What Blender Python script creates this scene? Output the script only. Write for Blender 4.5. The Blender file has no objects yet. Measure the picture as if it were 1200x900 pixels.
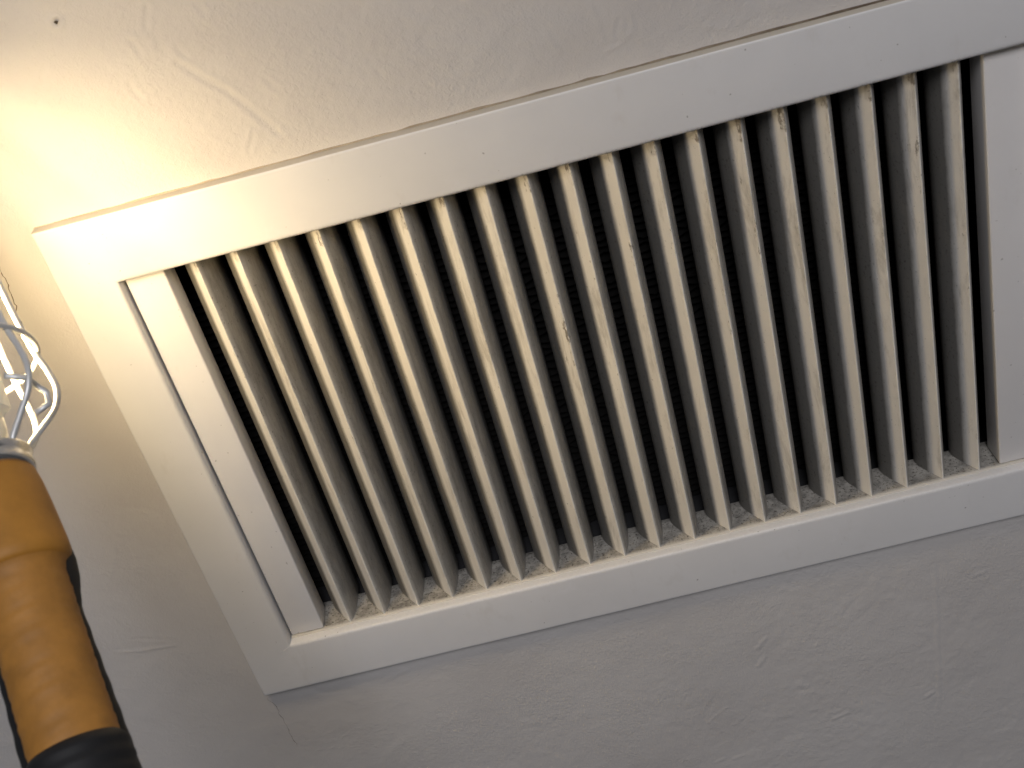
import bpy, math, random
import numpy as np
from mathutils import Vector, Matrix
random.seed(4); RNG = np.random.default_rng(4)
MM = 0.001
Z0 = 1.2          # the grille's lower lip stands 1.2 m above the floor
def P(x, y, z): return Vector((x*MM, y*MM, z*MM + Z0))

# ------------------------------------------------------------------ camera
scene = bpy.context.scene
cd = bpy.data.cameras.new('camera'); cam = bpy.data.objects.new('camera', cd)
scene.collection.objects.link(cam); scene.camera = cam
R3 = [(0.96761433, -0.07496225, -0.24104598), (-0.24435748, -0.51774734, -0.81989458), (-0.06333978, 0.85224313, -0.51929733)]
CAMP = (184.06, -491.51, 424.09)
right, down, fwd = [Vector(r) for r in R3]
m = Matrix((right, -down, -fwd)).transposed().to_4x4(); m.translation = P(*CAMP); cam.matrix_world = m
cd.sensor_width = 36; cd.lens = 36*1420/1200; cd.clip_start = 0.01; cd.clip_end = 50
cd.dof.use_dof = True; cd.dof.focus_distance = 0.64; cd.dof.aperture_fstop = 24

# ------------------------------------------------------------------ world, exposure
w = bpy.data.worlds.new('World'); scene.world = w; w.use_nodes = True
bg = w.node_tree.nodes['Background']; bg.inputs[0].default_value = (0.80, 0.86, 1.0, 1); bg.inputs[1].default_value = 0.04
vs = scene.view_settings
vs.view_transform = 'Standard'; vs.look = 'None'; vs.exposure = 0; vs.gamma = 1; vs.use_curve_mapping = False

# ------------------------------------------------------------------ lamps
def area(name, loc, target, size, power, col):
    l = bpy.data.lights.new(name, 'AREA'); l.shape = 'DISK'; l.size = size; l.energy = power; l.color = col
    o = bpy.data.objects.new(name, l); scene.collection.objects.link(o)
    o.location = P(*loc); o.rotation_euler = (P(*target) - P(*loc)).to_track_quat('-Z', 'Y').to_euler()
    return o
area('room_light', (330, -2050, 1950), (180, 0, 110), 1.0, 34.5, (0.965, 0.955, 1.0))
BULB_STRENGTH = 132.0

# ------------------------------------------------------------------ materials
def mat(name, col, rough=0.5, metal=0.0, spec=0.5):
    M = bpy.data.materials.new(name); M.use_nodes = True
    b = M.node_tree.nodes['Principled BSDF']
    b.inputs['Base Color'].default_value = (*col, 1); b.inputs['Roughness'].default_value = rough
    b.inputs['Metallic'].default_value = metal; b.inputs['Specular IOR Level'].default_value = spec
    return M
class NT:
    def __init__(s, M, rnd=False):
        s.rnd = rnd; s.t = M.node_tree; s.b = s.t.nodes['Principled BSDF']; s.tc = s.t.nodes.new('ShaderNodeTexCoord')
    def n(s, ty, **kw):
        x = s.t.nodes.new(ty)
        for k, v in kw.items(): setattr(x, k, v)
        return x
    def l(s, a, b): s.t.links.new(a, b)
    def noise(s, scale, detail=3, rough=0.5, sc3=(1, 1, 1), dist=0.0):
        mp = s.n('ShaderNodeMapping'); mp.inputs['Scale'].default_value = sc3; s.l(s.tc.outputs['Object'], mp.inputs[0])
        if s.rnd:
            oi = s.n('ShaderNodeObjectInfo'); q = s.n('ShaderNodeMath', operation='MULTIPLY'); q.inputs[1].default_value = 7.3; s.l(oi.outputs['Random'], q.inputs[0]); s.l(q.outputs[0], mp.inputs['Location'])
        x = s.n('ShaderNodeTexNoise'); x.inputs['Scale'].default_value = scale; x.inputs['Detail'].default_value = detail
        x.inputs['Roughness'].default_value = rough; x.inputs['Distortion'].default_value = dist; s.l(mp.outputs[0], x.inputs['Vector'])
        return x.outputs['Fac']
    def ramp(s, fac, stops):
        r = s.n('ShaderNodeValToRGB'); e = r.color_ramp.elements
        e[0].position, e[0].color = stops[0][0], (*[stops[0][1]]*3, 1); e[1].position, e[1].color = stops[-1][0], (*[stops[-1][1]]*3, 1)
        for p_, v in stops[1:-1]:
            q = e.new(p_); q.color = (v, v, v, 1)
        s.l(fac, r.inputs[0]); return r.outputs[0]
    def math(s, op, a, b=None):
        x = s.n('ShaderNodeMath', operation=op)
        for i, v in enumerate((a, b)):
            if v is None: continue
            if isinstance(v, (int, float)): x.inputs[i].default_value = v
            else: s.l(v, x.inputs[i])
        return x.outputs[0]
    def mix(s, fac, a, b):
        x = s.n('ShaderNodeMix', data_type='RGBA')
        for i, v in ((0, fac), (6, a), (7, b)):
            if isinstance(v, (int, float)): x.inputs[i].default_value = v
            elif isinstance(v, tuple): x.inputs[i].default_value = (*v, 1)
            else: s.l(v, x.inputs[i])
        return x.outputs[2]
    def bump(s, hgt, dist, strength=1.0, normal=None):
        x = s.n('ShaderNodeBump'); x.inputs['Distance'].default_value = dist; x.inputs['Strength'].default_value = strength
        s.l(hgt, x.inputs['Height'])
        if normal: s.l(normal, x.inputs['Normal'])
        return x.outputs[0]
    def attr(s, name):
        x = s.n('ShaderNodeAttribute'); x.attribute_name = name; return x.outputs['Fac']

# wall: matt off-white paint over hand-trowelled plaster
M_wall = mat('painted_plaster', (0.66, 0.63, 0.585), 0.62, spec=0.35); t = NT(M_wall)
big = t.ramp(t.noise(9, 4, 0.6), [(0.3, 0.0), (0.7, 1.0)])
sp = t.ramp(t.noise(900, 2, 0.6), [(0.72, 0.0), (0.78, 1.0)])
c = t.mix(big, (0.56, 0.53, 0.505), (0.625, 0.60, 0.575)); c = t.mix(t.math('MULTIPLY', sp, 0.25), c, (0.36, 0.33, 0.28))
t.l(c, t.b.inputs['Base Color'])
b1 = t.bump(t.noise(1500, 3, 0.6), 0.00020, 0.8); b2 = t.bump(t.math('MULTIPLY', t.noise(420, 4, 0.62, dist=0.6), t.ramp(t.noise(28, 4, 0.6), [(0.35, 0.25), (0.65, 1)])), 0.0007, 0.75, b1); t.l(b2, t.b.inputs['Normal'])

# frame: satin white paint on metal, faint smudges and specks
def painted(name, a, b_, rough, speck=0.5, bump=0.00004):
    M = mat(name, a, rough, spec=0.5); t = NT(M)
    c = t.mix(t.ramp(t.noise(14, 5, 0.6), [(0.35, 0), (0.7, 1)]), a, b_)
    sm = t.ramp(t.noise(55, 4, 0.65, (1, 1, 0.6)), [(0.60, 0), (0.74, 1)])
    c = t.mix(t.math('MULTIPLY', sm, 0.16), c, (0.45, 0.40, 0.33))
    s1 = t.ramp(t.noise(420, 1, 0.4), [(0.765, 0), (0.79, 1)])
    c = t.mix(t.math('MULTIPLY', s1, speck), c, (0.10, 0.08, 0.06)); t.l(c, t.b.inputs['Base Color'])
    t.l(t.ramp(t.noise(40, 4, 0.6), [(0.3, rough-0.06), (0.7, rough+0.12)]), t.b.inputs['Roughness'])
    bb = t.bump(t.noise(300, 3, 0.5), bump*2, 0.5); bb = t.bump(t.noise(1800, 2, 0.5), bump, 0.4, bb); t.l(bb, t.b.inputs['Normal'])
    return M, t, c
M_frame, tf, cf = painted('satin_white_paint', (0.70, 0.69, 0.68), (0.745, 0.735, 0.725), 0.40)
# grime where the air has blown dust over the lip above the blades (attribute 'grime' on the frame mesh)
g = t_g = tf.attr('grime')
gn = tf.ramp(tf.noise(650, 4, 0.75), [(0.42, 0), (0.60, 1)])
gf = tf.math('MULTIPLY', g, gn)
cf = tf.mix(tf.math('MULTIPLY', tf.ramp(tf.noise(38, 5, 0.7), [(0.62, 0), (0.75, 1)]), 0.35), cf, (0.80, 0.79, 0.80)); cf = tf.mix(tf.math('MULTIPLY', tf.attr('tan'), 0.8), cf, (0.46, 0.40, 0.30)); cc = tf.mix(gf, cf, (0.13, 0.11, 0.09)); tf.l(cc, tf.b.inputs['Base Color'])
M_panel, _, _ = painted('satin_white_paint_inner', (0.71, 0.69, 0.675), (0.745, 0.73, 0.715), 0.38, 0.35)

# blades: cream paint, dust and painted-in shade deepening towards the back (point attribute 0..1), chips and specks
M_blade = mat('cream_blade_paint', (0.68, 0.63, 0.54), 0.48); t = NT(M_blade, True)
base = t.mix(t.ramp(t.noise(30, 4, 0.6, (1, 1, 0.35)), [(0.3, 0), (0.7, 1)]), (0.81, 0.775, 0.71), (0.86, 0.835, 0.785))
dep = t.attr('dust_shade')
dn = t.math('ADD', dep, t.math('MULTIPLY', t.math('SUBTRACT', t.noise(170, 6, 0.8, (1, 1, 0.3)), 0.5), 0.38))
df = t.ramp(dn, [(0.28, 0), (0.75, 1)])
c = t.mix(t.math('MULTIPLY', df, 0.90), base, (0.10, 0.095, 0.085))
sk = t.ramp(t.math('ADD', t.noise(620, 4, 0.7), t.math('MULTIPLY', dep, 0.085)), [(0.66, 0), (0.74, 1)])
c = t.mix(t.math('MULTIPLY', sk, 0.75), c, (0.06, 0.05, 0.04))
cn = t.math('ADD', t.noise(230, 6, 0.8, (1, 1, 0.45)), t.math('MULTIPLY', t.attr('edge'), 0.13))
chip = t.ramp(cn, [(0.70, 0), (0.76, 1)])
c = t.mix(t.math('MULTIPLY', chip, 0.8), c, (0.13, 0.10, 0.07))
sm = t.ramp(t.math('ADD', t.noise(60, 6, 0.78, (1, 1, 0.28), 0.4), t.math('MULTIPLY', t.attr('edge'), 0.10)), [(0.56, 0), (0.78, 1)])
c = t.mix(t.math('MULTIPLY', sm, 0.6), c, (0.27, 0.24, 0.19))
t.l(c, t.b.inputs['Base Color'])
t.l(t.bump(t.noise(600, 4, 0.65), 0.00012, 0.5), t.b.inputs['Normal'])

# dusty ledge
M_ledge = mat('dusty_ledge', (0.5, 0.47, 0.42), 0.8); t = NT(M_ledge)
c = t.mix(t.ramp(t.noise(160, 5, 0.7), [(0.40, 0), (0.62, 1)]), (0.40, 0.38, 0.34), (0.20, 0.19, 0.17))
c = t.mix(t.ramp(t.noise(700, 2, 0.6), [(0.58, 0), (0.64, 0.9)]), c, (0.07, 0.06, 0.05))
c = t.mix(t.attr('clean'), c, (0.60, 0.565, 0.50)); t.l(c, t.b.inputs['Base Color']); t.l(t.bump(t.noise(900, 4, 0.7), 0.0002, 0.5), t.b.inputs['Normal'])
M_dust = mat('dust_crumbs', (0.36, 0.34, 0.31), 0.95)
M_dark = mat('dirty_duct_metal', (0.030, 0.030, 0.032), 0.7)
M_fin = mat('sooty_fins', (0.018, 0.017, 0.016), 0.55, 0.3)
M_seal = mat('old_sealant', (0.42, 0.36, 0.27), 0.75); t = NT(M_seal)
sx_ = t.n('ShaderNodeSeparateXYZ'); t.l(t.tc.outputs['Object'], sx_.inputs[0])
fx = t.math('ADD', t.math('MULTIPLY', sx_.outputs[0], 1.9), t.math('SUBTRACT', t.noise(60, 5, 0.7, (1, 0.3, 0.3)), 0.35))
t.l(t.mix(t.ramp(fx, [(0.15, 0), (0.85, 1)]), (0.44, 0.37, 0.27), (0.10, 0.07, 0.045)), t.b.inputs['Base Color'])
M_crack = mat('crack_shadow_dirt', (0.10, 0.075, 0.05), 0.9)

def shade(nm, col, rough, metal=0.0, v=0.15, sc=60, bump=0.0001):
    M = mat(nm, col, rough, metal); t = NT(M); k = 1-v
    t.l(t.mix(t.ramp(t.noise(sc, 5, 0.65), [(0.3, 0), (0.7, 1)]), tuple(a*k for a in col), col), t.b.inputs['Base Color'])
    t.l(t.bump(t.noise(sc*12, 3, 0.6), bump, 0.5), t.b.inputs['Normal']); return M
M_wrap = shade('worn_brown_orange_grip', (0.54, 0.245, 0.045), 0.62, v=0.38, sc=60)
M_orange = shade('scuffed_orange_plastic', (0.56, 0.25, 0.035), 0.6, v=0.32, sc=45)
M_black = shade('black_rubber', (0.010, 0.010, 0.011), 0.68, v=0.3)
M_wire = mat('zinc_wire', (0.72, 0.72, 0.70), 0.38, 0.35)
M_chrome = mat('plated_collar', (0.66, 0.64, 0.60), 0.22, 0.9)
M_body = mat('bulb_base_white', (0.75, 0.74, 0.70), 0.4)
M_glow = bpy.data.materials.new('glowing_bulb_dome'); M_glow.use_nodes = True
nt = M_glow.node_tree; nt.nodes.clear(); e = nt.nodes.new('ShaderNodeEmission'); o_ = nt.nodes.new('ShaderNodeOutputMaterial')
e.inputs[0].default_value = (1.0, 0.755, 0.42, 1); e.inputs[1].default_value = BULB_STRENGTH; nt.links.new(e.outputs[0], o_.inputs[0])

# ------------------------------------------------------------------ object helpers
def link(name, me, mats, parent=None, smooth=False, sharp=None):
    o = bpy.data.objects.new(name, me); scene.collection.objects.link(o)
    for M in (mats if isinstance(mats, (list, tuple)) else [mats]): me.materials.append(M)
    if smooth:
        me.polygons.foreach_set('use_smooth', [True]*len(me.polygons))
        if sharp: me.set_sharp_from_angle(angle=math.radians(sharp))
    if parent: o.parent = parent
    return o
def mesh(verts, faces, name='m'):
    me = bpy.data.meshes.new(name); me.from_pydata([tuple(v) for v in verts], [], faces); me.validate(); me.update(); return me
def tag(o, label=None, cat=None, group=None, kind=None):
    for k, v in (('label', label), ('category', cat), ('group', group), ('kind', kind)):
        if v: o[k] = v
def empty(name, loc):
    o = bpy.data.objects.new(name, None); o.empty_display_size = 0.02; o.location = loc; scene.collection.objects.link(o); return o
def setattr_f(me, name, vals):
    a = me.attributes.new(name, 'FLOAT', 'POINT'); a.data.foreach_set('value', np.asarray(vals, dtype=np.float32))
def box(x0, x1, y0, y1, z0, z1, bev=0.0, seg=2):
    import bmesh
    bm = bmesh.new()
    vs_ = [bm.verts.new((x, y, z)) for x in (x0, x1) for y in (y0, y1) for z in (z0, z1)]
    for f in ((0, 1, 3, 2), (4, 6, 7, 5), (0, 4, 5, 1), (2, 3, 7, 6), (0, 2, 6, 4), (1, 5, 7, 3)): bm.faces.new([vs_[i] for i in f])
    if bev: bmesh.ops.bevel(bm, geom=bm.edges[:], offset=bev, segments=seg, profile=0.5, affect='EDGES')
    bmesh.ops.recalc_face_normals(bm, faces=bm.faces[:])
    me = bpy.data.meshes.new('box'); bm.to_mesh(me); bm.free(); return me
def scale_me(me, k=MM): me.transform(Matrix.Scale(k, 4)); return me
def tube(pts, r, seg=8, closed=False):
    pts = [Vector(p) for p in pts]; n = len(pts); V, F = [], []; up = None
    rr = r if isinstance(r, (list, tuple)) else [r]*n
    for i, p in enumerate(pts):
        a = pts[(i-1) % n] if (closed or i) else p; b = pts[(i+1) % n] if (closed or i < n-1) else p
        d = (b-a).normalized()
        if up is None: up = d.orthogonal().normalized()
        up = (up - d*up.dot(d)).normalized(); s = d.cross(up)
        for k in range(seg):
            an = 2*math.pi*k/seg; V.append(p + (up*math.cos(an) + s*math.sin(an))*rr[i])
    for i in range(n if closed else n-1):
        j = (i+1) % n
        for k in range(seg): F.append((i*seg+k, i*seg+(k+1) % seg, j*seg+(k+1) % seg, j*seg+k))
    if not closed: F += [tuple(range(seg-1, -1, -1)), tuple((n-1)*seg+k for k in range(seg))]
    return mesh(V, F)
def catmull(pts, n=6):
    pts = [Vector(p) for p in pts]; out = []
    for i in range(len(pts)-1):
        a, b, c_, d = pts[max(i-1, 0)], pts[i], pts[i+1], pts[min(i+2, len(pts)-1)]
        for k in range(n):
            u = k/n; out.append(0.5*((2*b)+(c_-a)*u+(2*a-5*b+4*c_-d)*u*u+(3*b-a-3*c_+d)*u**3))
    return out+[pts[-1]]

# photograph direction -> point on a plane y = const in the place (used only to read off where marks lie on the wall)
def on_wall(u, v, y):
    d = right*((u-600)/1420) + down*((v-450)/1420) + fwd
    k = (y - CAMP[1])/d.y
    return (CAMP[0]+d.x*k, CAMP[2]+d.z*k)

# ------------------------------------------------------------------ wall
WY = 6.5                              # wall surface, mm behind the frame's face
def axis(lo, hi, f0, f1, step, n=14):
    a = np.linspace(lo, f0, n, endpoint=False); b = np.arange(f0, f1, step); c_ = np.linspace(f1, hi, n)
    return np.concatenate([a, b, c_])
HX0, HX1, HZ0, HZ1 = -14.0, 410.0, -8.0, 232.0      # duct opening
xs = axis(-1500, 1900, -235, 450, 1.0); zs = axis(-1150, 1500, -275, 385, 1.0)
def snap(a, v): a[np.argmin(abs(a-v))] = v
for v in (HX0, HX1): snap(xs, v)
for v in (HZ0, HZ1): snap(zs, v)
XX, ZZ = np.meshgrid(xs, zs)
def vnoise(X, Z, cell, seed, ax=1.0, ang=0.0):
    g_ = np.random.default_rng(seed).standard_normal((257, 257))
    ca, sa = math.cos(ang), math.sin(ang)
    u = (X*ca + Z*sa)/cell/ax + 1000.37; v = (-X*sa + Z*ca)/cell + 1000.71
    i, j = np.floor(u).astype(int), np.floor(v).astype(int); fu, fv = u-i, v-j
    fu = fu*fu*(3-2*fu); fv = fv*fv*(3-2*fv); G = lambda a, b: g_[a % 257, b % 257]
    return (G(i, j)*(1-fu)+G(i+1, j)*fu)*(1-fv) + (G(i, j+1)*(1-fu)+G(i+1, j+1)*fu)*fv
D = np.zeros_like(XX)
D += 0.28*vnoise(XX, ZZ, 90, 1) + 0.10*vnoise(XX, ZZ, 28, 2)
D += 0.055*vnoise(XX, ZZ, 9, 3, 1.8, 0.7) + 0.035*vnoise(XX, ZZ, 4.2, 4, 1.5, -0.5)
patch = np.clip(vnoise(XX, ZZ, 40, 7)*0.8+0.35, 0, 1)
D += patch*(0.060*vnoise(XX, ZZ, 3.0, 5) + 0.05*np.abs(vnoise(XX, ZZ, 5.5, 6, 2.2, 0.9)))
ridge = np.exp(-(vnoise(XX, ZZ, 16, 8, 2.6, 0.8)/0.07)**2) * np.clip(vnoise(XX, ZZ, 30, 9)-0.35, 0, 1)
D += 0.16*ridge
def stroke(pts, depth, wid):
    """groove (depth < 0) or ridge pressed into the plaster along a hand stroke, given as photograph points"""
    global D
    W3 = [on_wall(u, v, WY) for u, v in pts]
    best = np.full(XX.shape, 1e9); sl = (XX > min(p[0] for p in W3)-8) & (XX < max(p[0] for p in W3)+8) & (ZZ > min(p[1] for p in W3)-8) & (ZZ < max(p[1] for p in W3)+8)
    X, Z = XX[sl], ZZ[sl]; bb = np.full(X.shape, 1e9)
    for (x0, z0), (x1, z1) in zip(W3, W3[1:]):
        L = (x1-x0)**2+(z1-z0)**2; k = np.clip(((X-x0)*(x1-x0)+(Z-z0)*(z1-z0))/L, 0, 1)
        bb = np.minimum(bb, np.hypot(X-x0-k*(x1-x0), Z-z0-k*(z1-z0)))
    D[sl] += depth*np.exp(-(bb/wid)**2) - 0.45*depth*np.exp(-((bb-wid*2.1)/wid)**2)
for pts, d_, w_ in [
    ([(208, 73), (240, 93), (267, 107), (300, 133), (328, 157)], -0.38, 1.2),
    ([(297, 157), (292, 178)], -0.40, 0.8), ([(153, 47), (158, 52), (165, 65)], -0.35, 1.0),
    ([(152, 97), (157, 108), (165, 115)], -0.35, 1.0), ([(172, 7), (171, 33)], -0.28, 0.9), ([(207, 55), (218, 67)], -0.25, 1.0),
    ([(310, 92), (328, 105)], -0.28, 1.0), ([(43, 123), (47, 104), (52, 77)], -0.20, 1.0), ([(155, 45), (175, 44), (182, 60)], 0.14, 1.4),
    ([(228, 2), (240, 16)], -0.28, 1.0), ([(690, 5), (700, 28), (707, 48)], 0.14, 1.2), ([(738, 15), (742, 35), (728, 52), (712, 60)], 0.2, 0.9), ([(722, 40), (726, 22)], -0.25, 1.0), ([(640, 40), (655, 62)], 0.2, 1.2),
    ([(1095, 663), (1098, 730), (1100, 827)], 0.24, 1.0), ([(1083, 817), (1093, 810)], 0.30, 1.0), ([(977, 842), (993, 835)], 0.30, 1.0),
    ([(830, 847), (840, 838), (853, 828)], 0.20, 0.8), ([(887, 760), (897, 748)], 0.26, 1.2), ([(889, 780), (896, 770)], 0.28, 1.2),
    ([(955, 757), (962, 750)], 0.2, 1.0), ([(136, 764), (170, 762), (206, 756)], 0.26, 0.9), ([(152, 748), (204, 750)], -0.18, 0.9),
    ([(840, 893), (848, 889)], 0.25, 1.0), ([(860, 889), (872, 885)], 0.2, 1.0), ([(1140, 675), (1152, 670)], 0.26, 1.2), ([(455, 735+60), (475, 785)], 0.16, 1.4),
    ([(66, 25), (66, 27)], -1.2, 1.0)]:
    stroke(pts, -d_*0.85, w_)
edge_d = np.maximum.reduce([HX0-20-XX, XX-(HX1+20), HZ0-26-ZZ, ZZ-(HZ1+26)])   # calm next to the frame so it never cuts through
kq = np.clip((np.maximum.reduce([XX*0, -33-XX, XX-425.5, -32.3-ZZ, ZZ-256.6]))/9.0, 0.0, 1.0); D *= 0.015 + 0.985*kq*kq*(3-2*kq)
YY = WY + D - 0.0
ny, nx = XX.shape
co = np.stack([XX, YY, ZZ], -1).reshape(-1, 3)*MM; co[:, 2] += Z0
ii, jj = np.meshgrid(np.arange(ny-1), np.arange(nx-1), indexing='ij')
cx = (xs[jj]+xs[jj+1])/2; cz = (zs[ii]+zs[ii+1])/2
keep = ~((cx > HX0) & (cx < HX1) & (cz > HZ0) & (cz < HZ1))
ii, jj = ii[keep], jj[keep]
q = np.stack([ii*nx+jj, ii*nx+jj+1, (ii+1)*nx+jj+1, (ii+1)*nx+jj], -1)
used = np.zeros(ny*nx, bool); used[q.ravel()] = True; remap = np.cumsum(used)-1
co = co[used]; q = remap[q]
me = bpy.data.meshes.new('wall'); me.vertices.add(len(co)); me.vertices.foreach_set('co', co.ravel())
me.loops.add(q.size); me.loops.foreach_set('vertex_index', q.ravel().astype(np.int32))
me.polygons.add(len(q)); me.polygons.foreach_set('loop_start', np.arange(0, q.size, 4, dtype=np.int32))
me.update(calc_edges=True); me.validate()
wall = link('wall', me, M_wall, smooth=True); tag(wall, kind='structure')

def crack(pts, wid, jit):
    P3 = []
    for (a, b) in zip(pts, pts[1:]):
        n = max(2, int(math.hypot(b[0]-a[0], b[1]-a[1])/3))
        for k in range(n): P3.append((a[0]+(b[0]-a[0])*k/n+random.uniform(-jit, jit), a[1]+(b[1]-a[1])*k/n))
    P3.append(pts[-1]); V, F = [], []
    W3 = [on_wall(u, v, WY) for u, v in P3]
    def surf(x, z):
        i = int(np.clip(np.searchsorted(zs, z), 1, ny-1)); j = int(np.clip(np.searchsorted(xs, x), 1, nx-1))
        return min(YY[i, j], YY[i-1, j], YY[i, j-1], YY[i-1, j-1])
    for i, (x, z) in enumerate(W3):
        x2, z2 = W3[min(i+1, len(W3)-1)]; x1, z1 = W3[max(i-1, 0)]; L = math.hypot(x2-x1, z2-z1) or 1
        nxv, nzv = -(z2-z1)/L, (x2-x1)/L; ww = wid*(0.5+random.random())*(0.35 if i in (0, len(W3)-1) else 1)
        y = surf(x, z)
        V += [P(x-nxv*ww, y+0.05, z-nzv*ww), P(x, y-0.06, z), P(x+nxv*ww, y+0.05, z+nzv*ww)]
        if i: F += [(3*i-3, 3*i-2, 3*i+1, 3*i), (3*i-2, 3*i-1, 3*i+2, 3*i+1)]
    link('crack', mesh(V, F), M_crack, wall)
crack([(-12, 285), (0, 316), (9, 335), (15, 354), (19, 359), (18, 366), (23, 375), (29, 391)], 0.28, 1.0)
crack([(313, 818), (323, 828), (335, 850), (348, 874)], 0.16, 1.2)
# nail hole, top left
hx, hz = on_wall(66, 26, WY)
V = [P(hx, WY+0.3, hz)] + [P(hx+0.85*math.cos(a)*(1+0.3*math.sin(3*a)), WY-0.3, hz+0.7*math.sin(a)) for a in np.linspace(0, 2*math.pi, 12, endpoint=False)]
link('nail_hole', mesh(V, [(0, 1+k, 1+(k+1) % 12) for k in range(12)]), M_crack, wall)

# ------------------------------------------------------------------ the grille
G = empty('ventilation_grille', P(0, 0, 0))
tag(G, 'wide white ventilation grille with upright cream louvre blades set in the plastered wall', 'vent grille')
XI0, XI1, ZI0, ZI1 = -7.0, 399.2, -0.9, 224.8            # inner edge of the frame
XO0, XO1, ZO0, ZO1 = -33.0, 425.5, -32.3, 256.6          # outer edge
# frame: one profile carried round four mitred corners; the bars are subdivided so the lip may be a little uneven
prof = [(1.0, 9.0), (1.0, 0.55), (0.992, 0.22), (0.978, 0.05), (0.955, 0.0), (0.5, 0.0), (0.075, 0.0), (0.045, 0.10), (0.018, 0.38), (0.0, 1.1), (0.0, 5.2), (0.0, 15.0)]
def ringpts():
    out = []
    cor = [((XI0, ZI0), (XO0, ZO0)), ((XI1, ZI0), (XO1, ZO0)), ((XI1, ZI1), (XO1, ZO1)), ((XI0, ZI1), (XO0, ZO1))]
    for k in range(4):
        a, b = cor[k], cor[(k+1) % 4]; n = 200 if k % 2 == 0 else 110
        for s in range(n):
            u = s/n; out.append(((a[0][0]+(b[0][0]-a[0][0])*u, a[0][1]+(b[0][1]-a[0][1])*u), (a[1][0]+(b[1][0]-a[1][0])*u, a[1][1]+(b[1][1]-a[1][1])*u), k))
    return out
RP = ringpts(); V, F, grime, tanv = [], [], [], []; NP = len(prof)
blade_x = [27.09+19.0*i for i in range(19)]
for (i_, o2, k) in RP:
    wob = 0.07*float(vnoise(np.array([o2[0]]), np.array([o2[1]]), 22, 11)[0])
    for (u, y) in prof:
        x = i_[0]+(o2[0]-i_[0])*u; z = i_[1]+(o2[1]-i_[1])*u
        if y < 5: y = y + wob
        V.append(P(x, y, z))
        gr = 0.0
        if k == 2 and u < 0.30:                               # upper bar, close to its lip
            near = min(abs(x+3.0-bx) for bx in blade_x)
            gr = max(0, 1-u/0.05)*(0.35+0.65*math.exp(-(near/4.5)**2))*min(1, 0.25+x/300)
        if k == 0 and u < 0.06: gr = 0.06
        grime.append(gr); tanv.append(1.0 if (u > 0.995 and y > 0.4) else 0.0)
n = len(RP)
for i in range(n):
    j = (i+1) % n
    for k in range(NP-1): F.append((i*NP+k, j*NP+k, j*NP+k+1, i*NP+k+1))
me = mesh([v - P(0, 0, 0) for v in V], F); setattr_f(me, 'grime', grime); setattr_f(me, 'tan', tanv)
import bmesh
bm = bmesh.new(); bm.from_mesh(me); bmesh.ops.recalc_face_normals(bm, faces=bm.faces[:]); bm.to_mesh(me); bm.free()
link('frame', me, M_frame, G, smooth=True, sharp=50)

sm = tube([P(-7.4, -0.02, -1.3)-P(0, 0, 0), P(-10.5, -0.06, -2.9)-P(0, 0, 0), P(-14.5, -0.02, -5.0)-P(0, 0, 0)], [0.05*MM, 0.22*MM, 0.05*MM], 6)
link('mitre_filler', sm, M_frame, G, smooth=True)
# sealant bead along the top of the frame and a thin one round the other sides
def bead(name, a, b, r, seedv, off):
    pts = []; n_ = 130; rs = []
    for k in range(n_+1):
        u = k/n_; x = a[0]+(b[0]-a[0])*u; z = a[1]+(b[1]-a[1])*u
        wn = float(vnoise(np.array([x]), np.array([z]), 7, seedv)[0]); w2 = float(vnoise(np.array([x]), np.array([z]), 40, seedv+1)[0])
        pts.append((P(x+off[0]*(0.08*wn), WY+0.1, z+off[1]*(0.08*wn))-P(0, 0, 0))); rs.append(max(0.15, r*(1+0.25*wn+0.3*w2)*(0.7+1.5*(max(0, x)/420)**1.5))*MM)
    link(name, tube(pts, rs, 8), M_seal, G, smooth=True)
bead('sealant', (XO0, ZO1+0.2), (XO1, ZO1+0.2), 0.5, 21, (0, 1))
bead('sealant', (XO0-0.2, ZO0), (XO0-0.2, ZO1), 0.5, 23, (1, 0))
bead('sealant', (XO0, ZO0-0.1), (XO1, ZO0-0.1), 0.40, 25, (0, 1))
# the two blank stiles of the blade box
link('blank_panel', scale_me(box(-6.1, 12.0, 6.2, 22.0, 0.35, 224.0, 0.8, 3)), M_panel, G, smooth=True, sharp=35)
link('blank_panel', scale_me(box(379.9, 398.3, 6.2, 22.5, 0.35, 224.0, 0.8, 3)), M_panel, G, smooth=True, sharp=35)
# lower rail: the dusty ledge on which the blades stand
V, F = [], []; NXL = 330
lp = [(5.3, -4.0), (5.3, -0.35), (5.6, -0.02), (8, 0.0), (12, 0.0), (17, 0.0), (22, 0.0), (27.5, -0.02), (28.2, -0.6), (28.2, -4.0)]
for i in range(NXL+1):
    x = -6.6+(405.0)*i/NXL
    for (y, z) in lp: V.append(Vector((x, y, z+0.012*random.gauss(0, 1)*(y > 7)))*MM)
for i in range(NXL):
    for k in range(len(lp)-1): F.append((i*10+k, i*10+k+1, (i+1)*10+k+1, (i+1)*10+k))
me = mesh(V, F); setattr_f(me, 'clean', [max(0, min(1, (6.6-v.y/MM)/0.8)) for v in V])
link('ledge', me, M_ledge, G, smooth=True)
link('top_rail', scale_me(box(-6.6, 398.6, 7.0, 30.0, 223.2, 227.5, 0.3, 1)), M_panel, G)

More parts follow.
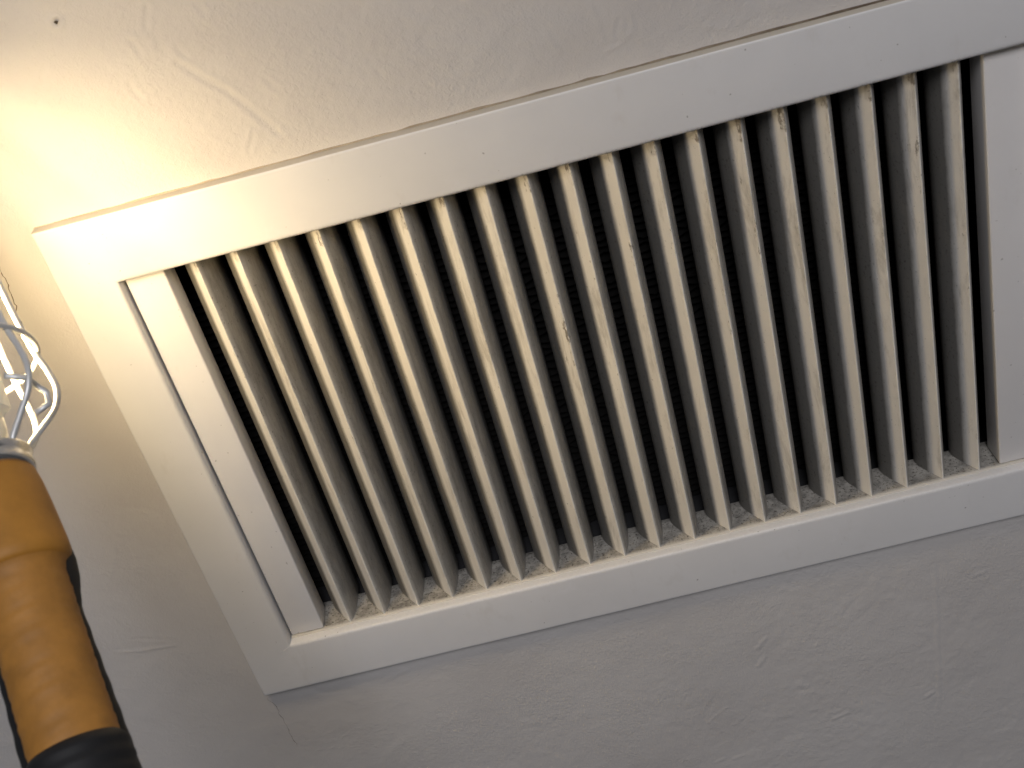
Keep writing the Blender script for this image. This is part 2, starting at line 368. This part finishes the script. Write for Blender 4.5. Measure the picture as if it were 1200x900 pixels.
# blades: hollow wedge-nosed louvres, each an object of its own
def blade_mesh(seed):
    rg = random.Random(seed)
    pr = [(-3.0, 34), (-7.0, 28), (-9.3, 22), (-9.5, 18), (-8.5, 14.5), (-6.5, 10.5), (-4.1, 6.5), (-2.9, 4.5), (-1.8, 2.7), (-0.6, 0.7),
          (-0.32, 0.15), (-0.1, 0.0), (0.12, 0.08), (0.3, 0.5), (1.6, 3.0), (2.9, 7.0), (3.9, 12.0), (4.6, 18), (5.0, 24), (5.2, 28.5), (3.0, 34)]
    n_ = len(pr); nz = 120; V, F, du, ed = [], [], [], []
    ph = rg.uniform(0, 6); wear = rg.uniform(0.2, 1.0)*(0.5+0.5*min(1, seed/7)); wz = rg.uniform(125, 185); topm = rg.uniform(5, 13)
    for k in range(nz+1):
        z = 0.05+(223.6-0.05)*k/nz
        chipm = max(0, rg.gauss(0, 1)-1.6)*0.25
        for i, (x, y) in enumerate(pr):
            nose = math.exp(-(y/0.8)**2)
            yy = y + nose*(chipm+0.05*rg.gauss(0, 1)); xx = x + 0.03*math.sin(z*0.05+ph)*(y < 5) + 0.02*rg.gauss(0, 1)
            V.append(Vector((xx, yy, z))*MM)
            rgt = i >= 12
            du.append(min(1, max(0, (0.64 if rgt else 0)*min(1, y/0.8) + (max(0, y-20)/20.0 if rgt else (y-3.8)/7.0))))  # dust, plus shade painted in on the deep and right-hand faces
            band = math.exp(-((z-wz)/38)**2)
            e_ = (1.0 if y < 1.2 else (0.6 if (not rgt and y < 12) else 0.25))*(0.35+wear*band)
            if z > 223.6-topm and -2.2 < x < 0.3 and y < 3: e_ = 1.6
            ed.append(e_)
    for k in range(nz):
        for i in range(n_):
            j = (i+1) % n_; F.append((k*n_+i, k*n_+j, (k+1)*n_+j, (k+1)*n_+i))
    F += [tuple(range(n_-1, -1, -1)), tuple(nz*n_+i for i in range(n_))]
    me = mesh(V, F); setattr_f(me, 'dust_shade', du); setattr_f(me, 'edge', ed)
    bm = bmesh.new(); bm.from_mesh(me); bmesh.ops.recalc_face_normals(bm, faces=bm.faces[:]); bm.to_mesh(me); bm.free()
    return me
for i, bx in enumerate(blade_x):
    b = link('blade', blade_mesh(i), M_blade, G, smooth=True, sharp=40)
    b.location = Vector((bx, 5.9, 0.0))*MM
    b.rotation_euler = (0, 0, math.radians((3.6 - 7.2*i/18) + random.uniform(-0.5, 0.5)))

# crumbs of dust lying on the ledge
V, F = [], []
for k in range(7000):
    x = random.uniform(12, 379); y = 6.3+random.random()**1.2*20
    s = 0.10+0.26*random.random()**3
    pts = [Vector((x, y, 0.0+s*1.2))] + [Vector((x+s*math.cos(a+k)*random.uniform(.6, 1.3), y+s*math.sin(a+k)*random.uniform(.6, 1.3), -0.05)) for a in (0, 2.1, 4.2)]
    o0 = len(V); V += [p*MM for p in pts]; F += [(o0, o0+1, o0+2), (o0, o0+2, o0+3), (o0, o0+3, o0+1)]
d = link('dust_crumbs', mesh(V, F), M_dust, G); tag(d, kind='stuff')

# duct behind, open to the front, and the bank of dark fins inside it
def open_box(x0, x1, y0, y1, z0, z1):
    v = [(x, y, z) for y in (y0, y1) for (x, z) in ((x0, z0), (x1, z0), (x1, z1), (x0, z1))]
    return mesh([Vector(p)*MM for p in v], [(0, 1, 5, 4), (1, 2, 6, 5), (2, 3, 7, 6), (3, 0, 4, 7), (4, 5, 6, 7)])
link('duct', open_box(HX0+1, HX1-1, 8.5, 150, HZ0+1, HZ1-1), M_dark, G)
V, F = [], []
z = -4.0
while z < 228:
    o0 = len(V)
    for i in range(101):
        x = -10+4.15*i; w_ = 0.9*math.sin(x*0.9+z)+random.uniform(-1.3, 1.3)
        V += [Vector((x, 47+w_*0.5, z+w_*0.4))*MM, Vector((x, 62, z+2.2))*MM, Vector((x, 62, z+1.7))*MM, Vector((x, 47.2+w_*0.5, z-0.5+w_*0.4))*MM]
    for i in range(100):
        for a in range(4): F.append((o0+4*i+a, o0+4*i+(a+1) % 4, o0+4*i+4+(a+1) % 4, o0+4*i+4+a))
    z += 4.0
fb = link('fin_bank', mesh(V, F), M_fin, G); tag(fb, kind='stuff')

# ------------------------------------------------------------------ hand work lamp
C0 = P(-16.8, -150, 235.5); ax = Vector((-0.233, 0.768, 0.596)).normalized()
toc = P(*CAMP)-C0; nf = (toc-ax*toc.dot(ax)).normalized(); sd = nf.cross(ax)*-1
if sd.dot(right) < 0: sd = -sd
L = empty('work_lamp', C0+ax*(-164*MM)); tag(L, 'orange handled work lamp, wire cage round its lit bulb, left of the grille', 'work lamp')
bpy.context.view_layer.update(); LI = L.matrix_basis.inverted()
def LP(h, r, th, back=0.0):   # h along the axis above the collar, r radius, th azimuth (0 = right, 90 = towards the camera)
    return LI @ (C0 + ax*(h*MM) + (sd*math.cos(th)+nf*math.sin(th))*(r*MM) - nf*(back*MM))
def lathe(pr, seg=56, sx=1.0, sn=1.0, back=0.0, rip=None, cap=True):
    V, F = [], []
    for (h, r) in pr:
        for k in range(seg):
            a = 2*math.pi*k/seg; rr = r + (rip(h, a) if rip else 0)
            V.append(LI @ (C0 + ax*(h*MM) + sd*(rr*sx*math.cos(a)*MM) + nf*((rr*sn*math.sin(a)-back)*MM)))
    for i in range(len(pr)-1):
        for k in range(seg): F.append((i*seg+k, i*seg+(k+1) % seg, (i+1)*seg+(k+1) % seg, (i+1)*seg+k))
    if cap: F += [tuple(range(seg)), tuple((len(pr)-1)*seg+k for k in range(seg-1, -1, -1))]
    me = mesh(V, F); bm = bmesh.new(); bm.from_mesh(me); bmesh.ops.recalc_face_normals(bm, faces=bm.faces[:]); bm.to_mesh(me); bm.free(); return me
def dense(pr, step=1.0):
    out = []
    for (h0, r0), (h1, r1) in zip(pr, pr[1:]):
        n_ = max(1, int(abs(h1-h0)/step)); out += [(h0+(h1-h0)*k/n_, r0+(r1-r0)*k/n_) for k in range(n_)]
    return out+[pr[-1]]
hp = dense([(-4.5, 11), (-5.2, 12.8), (-7, 14.3), (-12, 15.2), (-20, 16.0), (-34, 17.0), (-37.5, 17.1), (-39.5, 16.5), (-42, 14.4), (-45, 13.6), (-58, 13.3), (-78, 13.3), (-98, 13.6), (-120, 13.6)])
def band(h, a):
    q = ((h-7*math.sin(a))/6.3) % 1.0; return 0.30*(q if q < 0.8 else (1-q)*4)
def ripple(h, a):
    if h > -43: return 0
    k = min(1, (-43-h)/6); return k*(band(h, a) + 0.08*math.sin(h*1.7+a*3))
link('lamp_housing', lathe([p for p in hp if p[0] > -41], 64, 1.0, 0.95, 0), M_orange, L, smooth=True, sharp=60)
link('handle', lathe([p for p in hp if p[0] < -39.5], 64, 1.0, 0.95, 0, ripple), M_wrap, L, smooth=True, sharp=60)
bp = dense([(-15, 13.5), (-18, 15.6), (-30, 16.9), (-40, 17.6), (-46, 17.0), (-56, 14.6), (-76, 15.2), (-103, 16.1), (-120, 16.3)], 1.5)
link('handle_backing', lathe(bp, 48, 1.0, 0.72, 5.0, lambda h, a: 0.12*math.sin(h*0.66) if h < -50 else 0), M_black, L, smooth=True, sharp=60)
gp = []
for k in range(60):
    h = -100-k*1.2; gp.append((h, 14.2+min(1.6, k*0.6)+0.35*math.sin(h*1.15)))
gr_ = link('grip_sleeve', lathe([(-99.5, 12.5)]+gp+[(gp[-1][0]-2, 12)], 56), M_black, L, smooth=True, sharp=60)
link('collar', lathe([(-6.5, 12.0), (-6.2, 14.2), (-5.2, 15.0), (-3.8, 15.1), (-2.8, 14.5), (-1.2, 14.6), (0.2, 15.3), (1.2, 15.0), (1.6, 13.4), (0.5, 12.0)], 64), M_chrome, L, smooth=True, sharp=50)
link('bulb_base', lathe([(-2, 8), (6, 7.8), (9, 9.6), (15, 9.8), (16, 8.6)], 40), M_body, L, smooth=True)
tubep = [(16, 6.2), (20, 6.6), (40, 6.6), (70, 6.6), (88, 6.6)] + [(88+6.6*math.sin(a), 6.6*math.cos(a)) for a in np.linspace(0.2, math.pi/2-0.06, 7)]
link('bulb_tube', lathe(tubep, 32), M_glow, L, smooth=True)
# half-round sheet reflector behind the bulb, open towards the grille
e1 = (Vector((1, 0, 0))-ax*ax.x).normalized(); e2 = ax.cross(e1)
if e2.y < 0: e2 = -e2
V, F = [], []
NA, hs = 30, [14, 16, 40, 70, 100, 118, 121]
for rr in (13.0, 13.6):
    for h in hs:
        for k in range(NA+1):
            a = math.radians(97 + (366-97)*k/NA)
            V.append(LI @ (C0 + ax*(h*MM) + (e1*math.cos(a)+e2*math.sin(a))*((rr-(3.5 if h in (14, 121) else 0))*MM)))
n1 = len(hs)*(NA+1)
for i in range(len(hs)-1):
    for k in range(NA):
        a = i*(NA+1)+k; F += [(a, a+1, a+NA+2, a+NA+1), (n1+a, n1+a+NA+1, n1+a+NA+2, n1+a+1)]
    for k in (0, NA):
        a = i*(NA+1)+k; F.append((a, a+NA+1, n1+a+NA+1, n1+a))
for i in (0, len(hs)-1):
    for k in range(NA):
        a = i*(NA+1)+k; F.append((a, a+1, n1+a+1, n1+a))
link('reflector', mesh(V, F), M_body, L, smooth=True, sharp=40)
cage = [(0.5, 13.4), (3, 15), (8, 20.5), (14, 26.5), (21, 29.0), (29, 28.2), (38, 26.0), (52, 24.0), (68, 22.4), (92, 20.5), (112, 17.0), (122, 12.0), (127, 4.0)]
for k in range(8):
    th = math.radians(-2+45*k)
    link('cage_wire', tube([LP(h, r, th) for h, r in [(p.x, p.y) for p in catmull([(a, b, 0) for a, b in cage], 5)]], 1.12*MM, 10), M_wire, L, smooth=True)
def ring(h, r, rad, name='cage_ring'):
    link(name, tube([LP(h, r, a) for a in np.linspace(0, 2*math.pi, 64, endpoint=False)], rad*MM, 8, True), M_wire, L, smooth=True)
ring(38, 27.2, 1.0); ring(95, 21.0, 1.0)
link('cage_latch', tube([LP(8, 22, 0.5), LP(10, 26.5, 0.42), LP(14.5, 27.0, 0.40), LP(20, 24.5, 0.62), LP(21, 22, 0.9)], 1.1*MM, 8), M_wire, L, smooth=True)
link('hook', tube([LP(126+h*0.7, 0, 0)+Vector((x*MM, 0, 0)) for h, x in [(0, 0), (12, 0), (20, 6), (28, 4), (33, -6), (30, -16), (22, -19)]], 1.8*MM, 8), M_wire, L, smooth=True)
cb = catmull([LP(-160, 0, 0), LP(-180, 0, 0), LP(-200, 8, 4.0), LP(-215, 40, 4.3), LP(-210, 110, 4.4), LP(-190, 400, 4.5)], 8)
link('cable', tube(cb, 3.6*MM, 10), M_black, L, smooth=True)
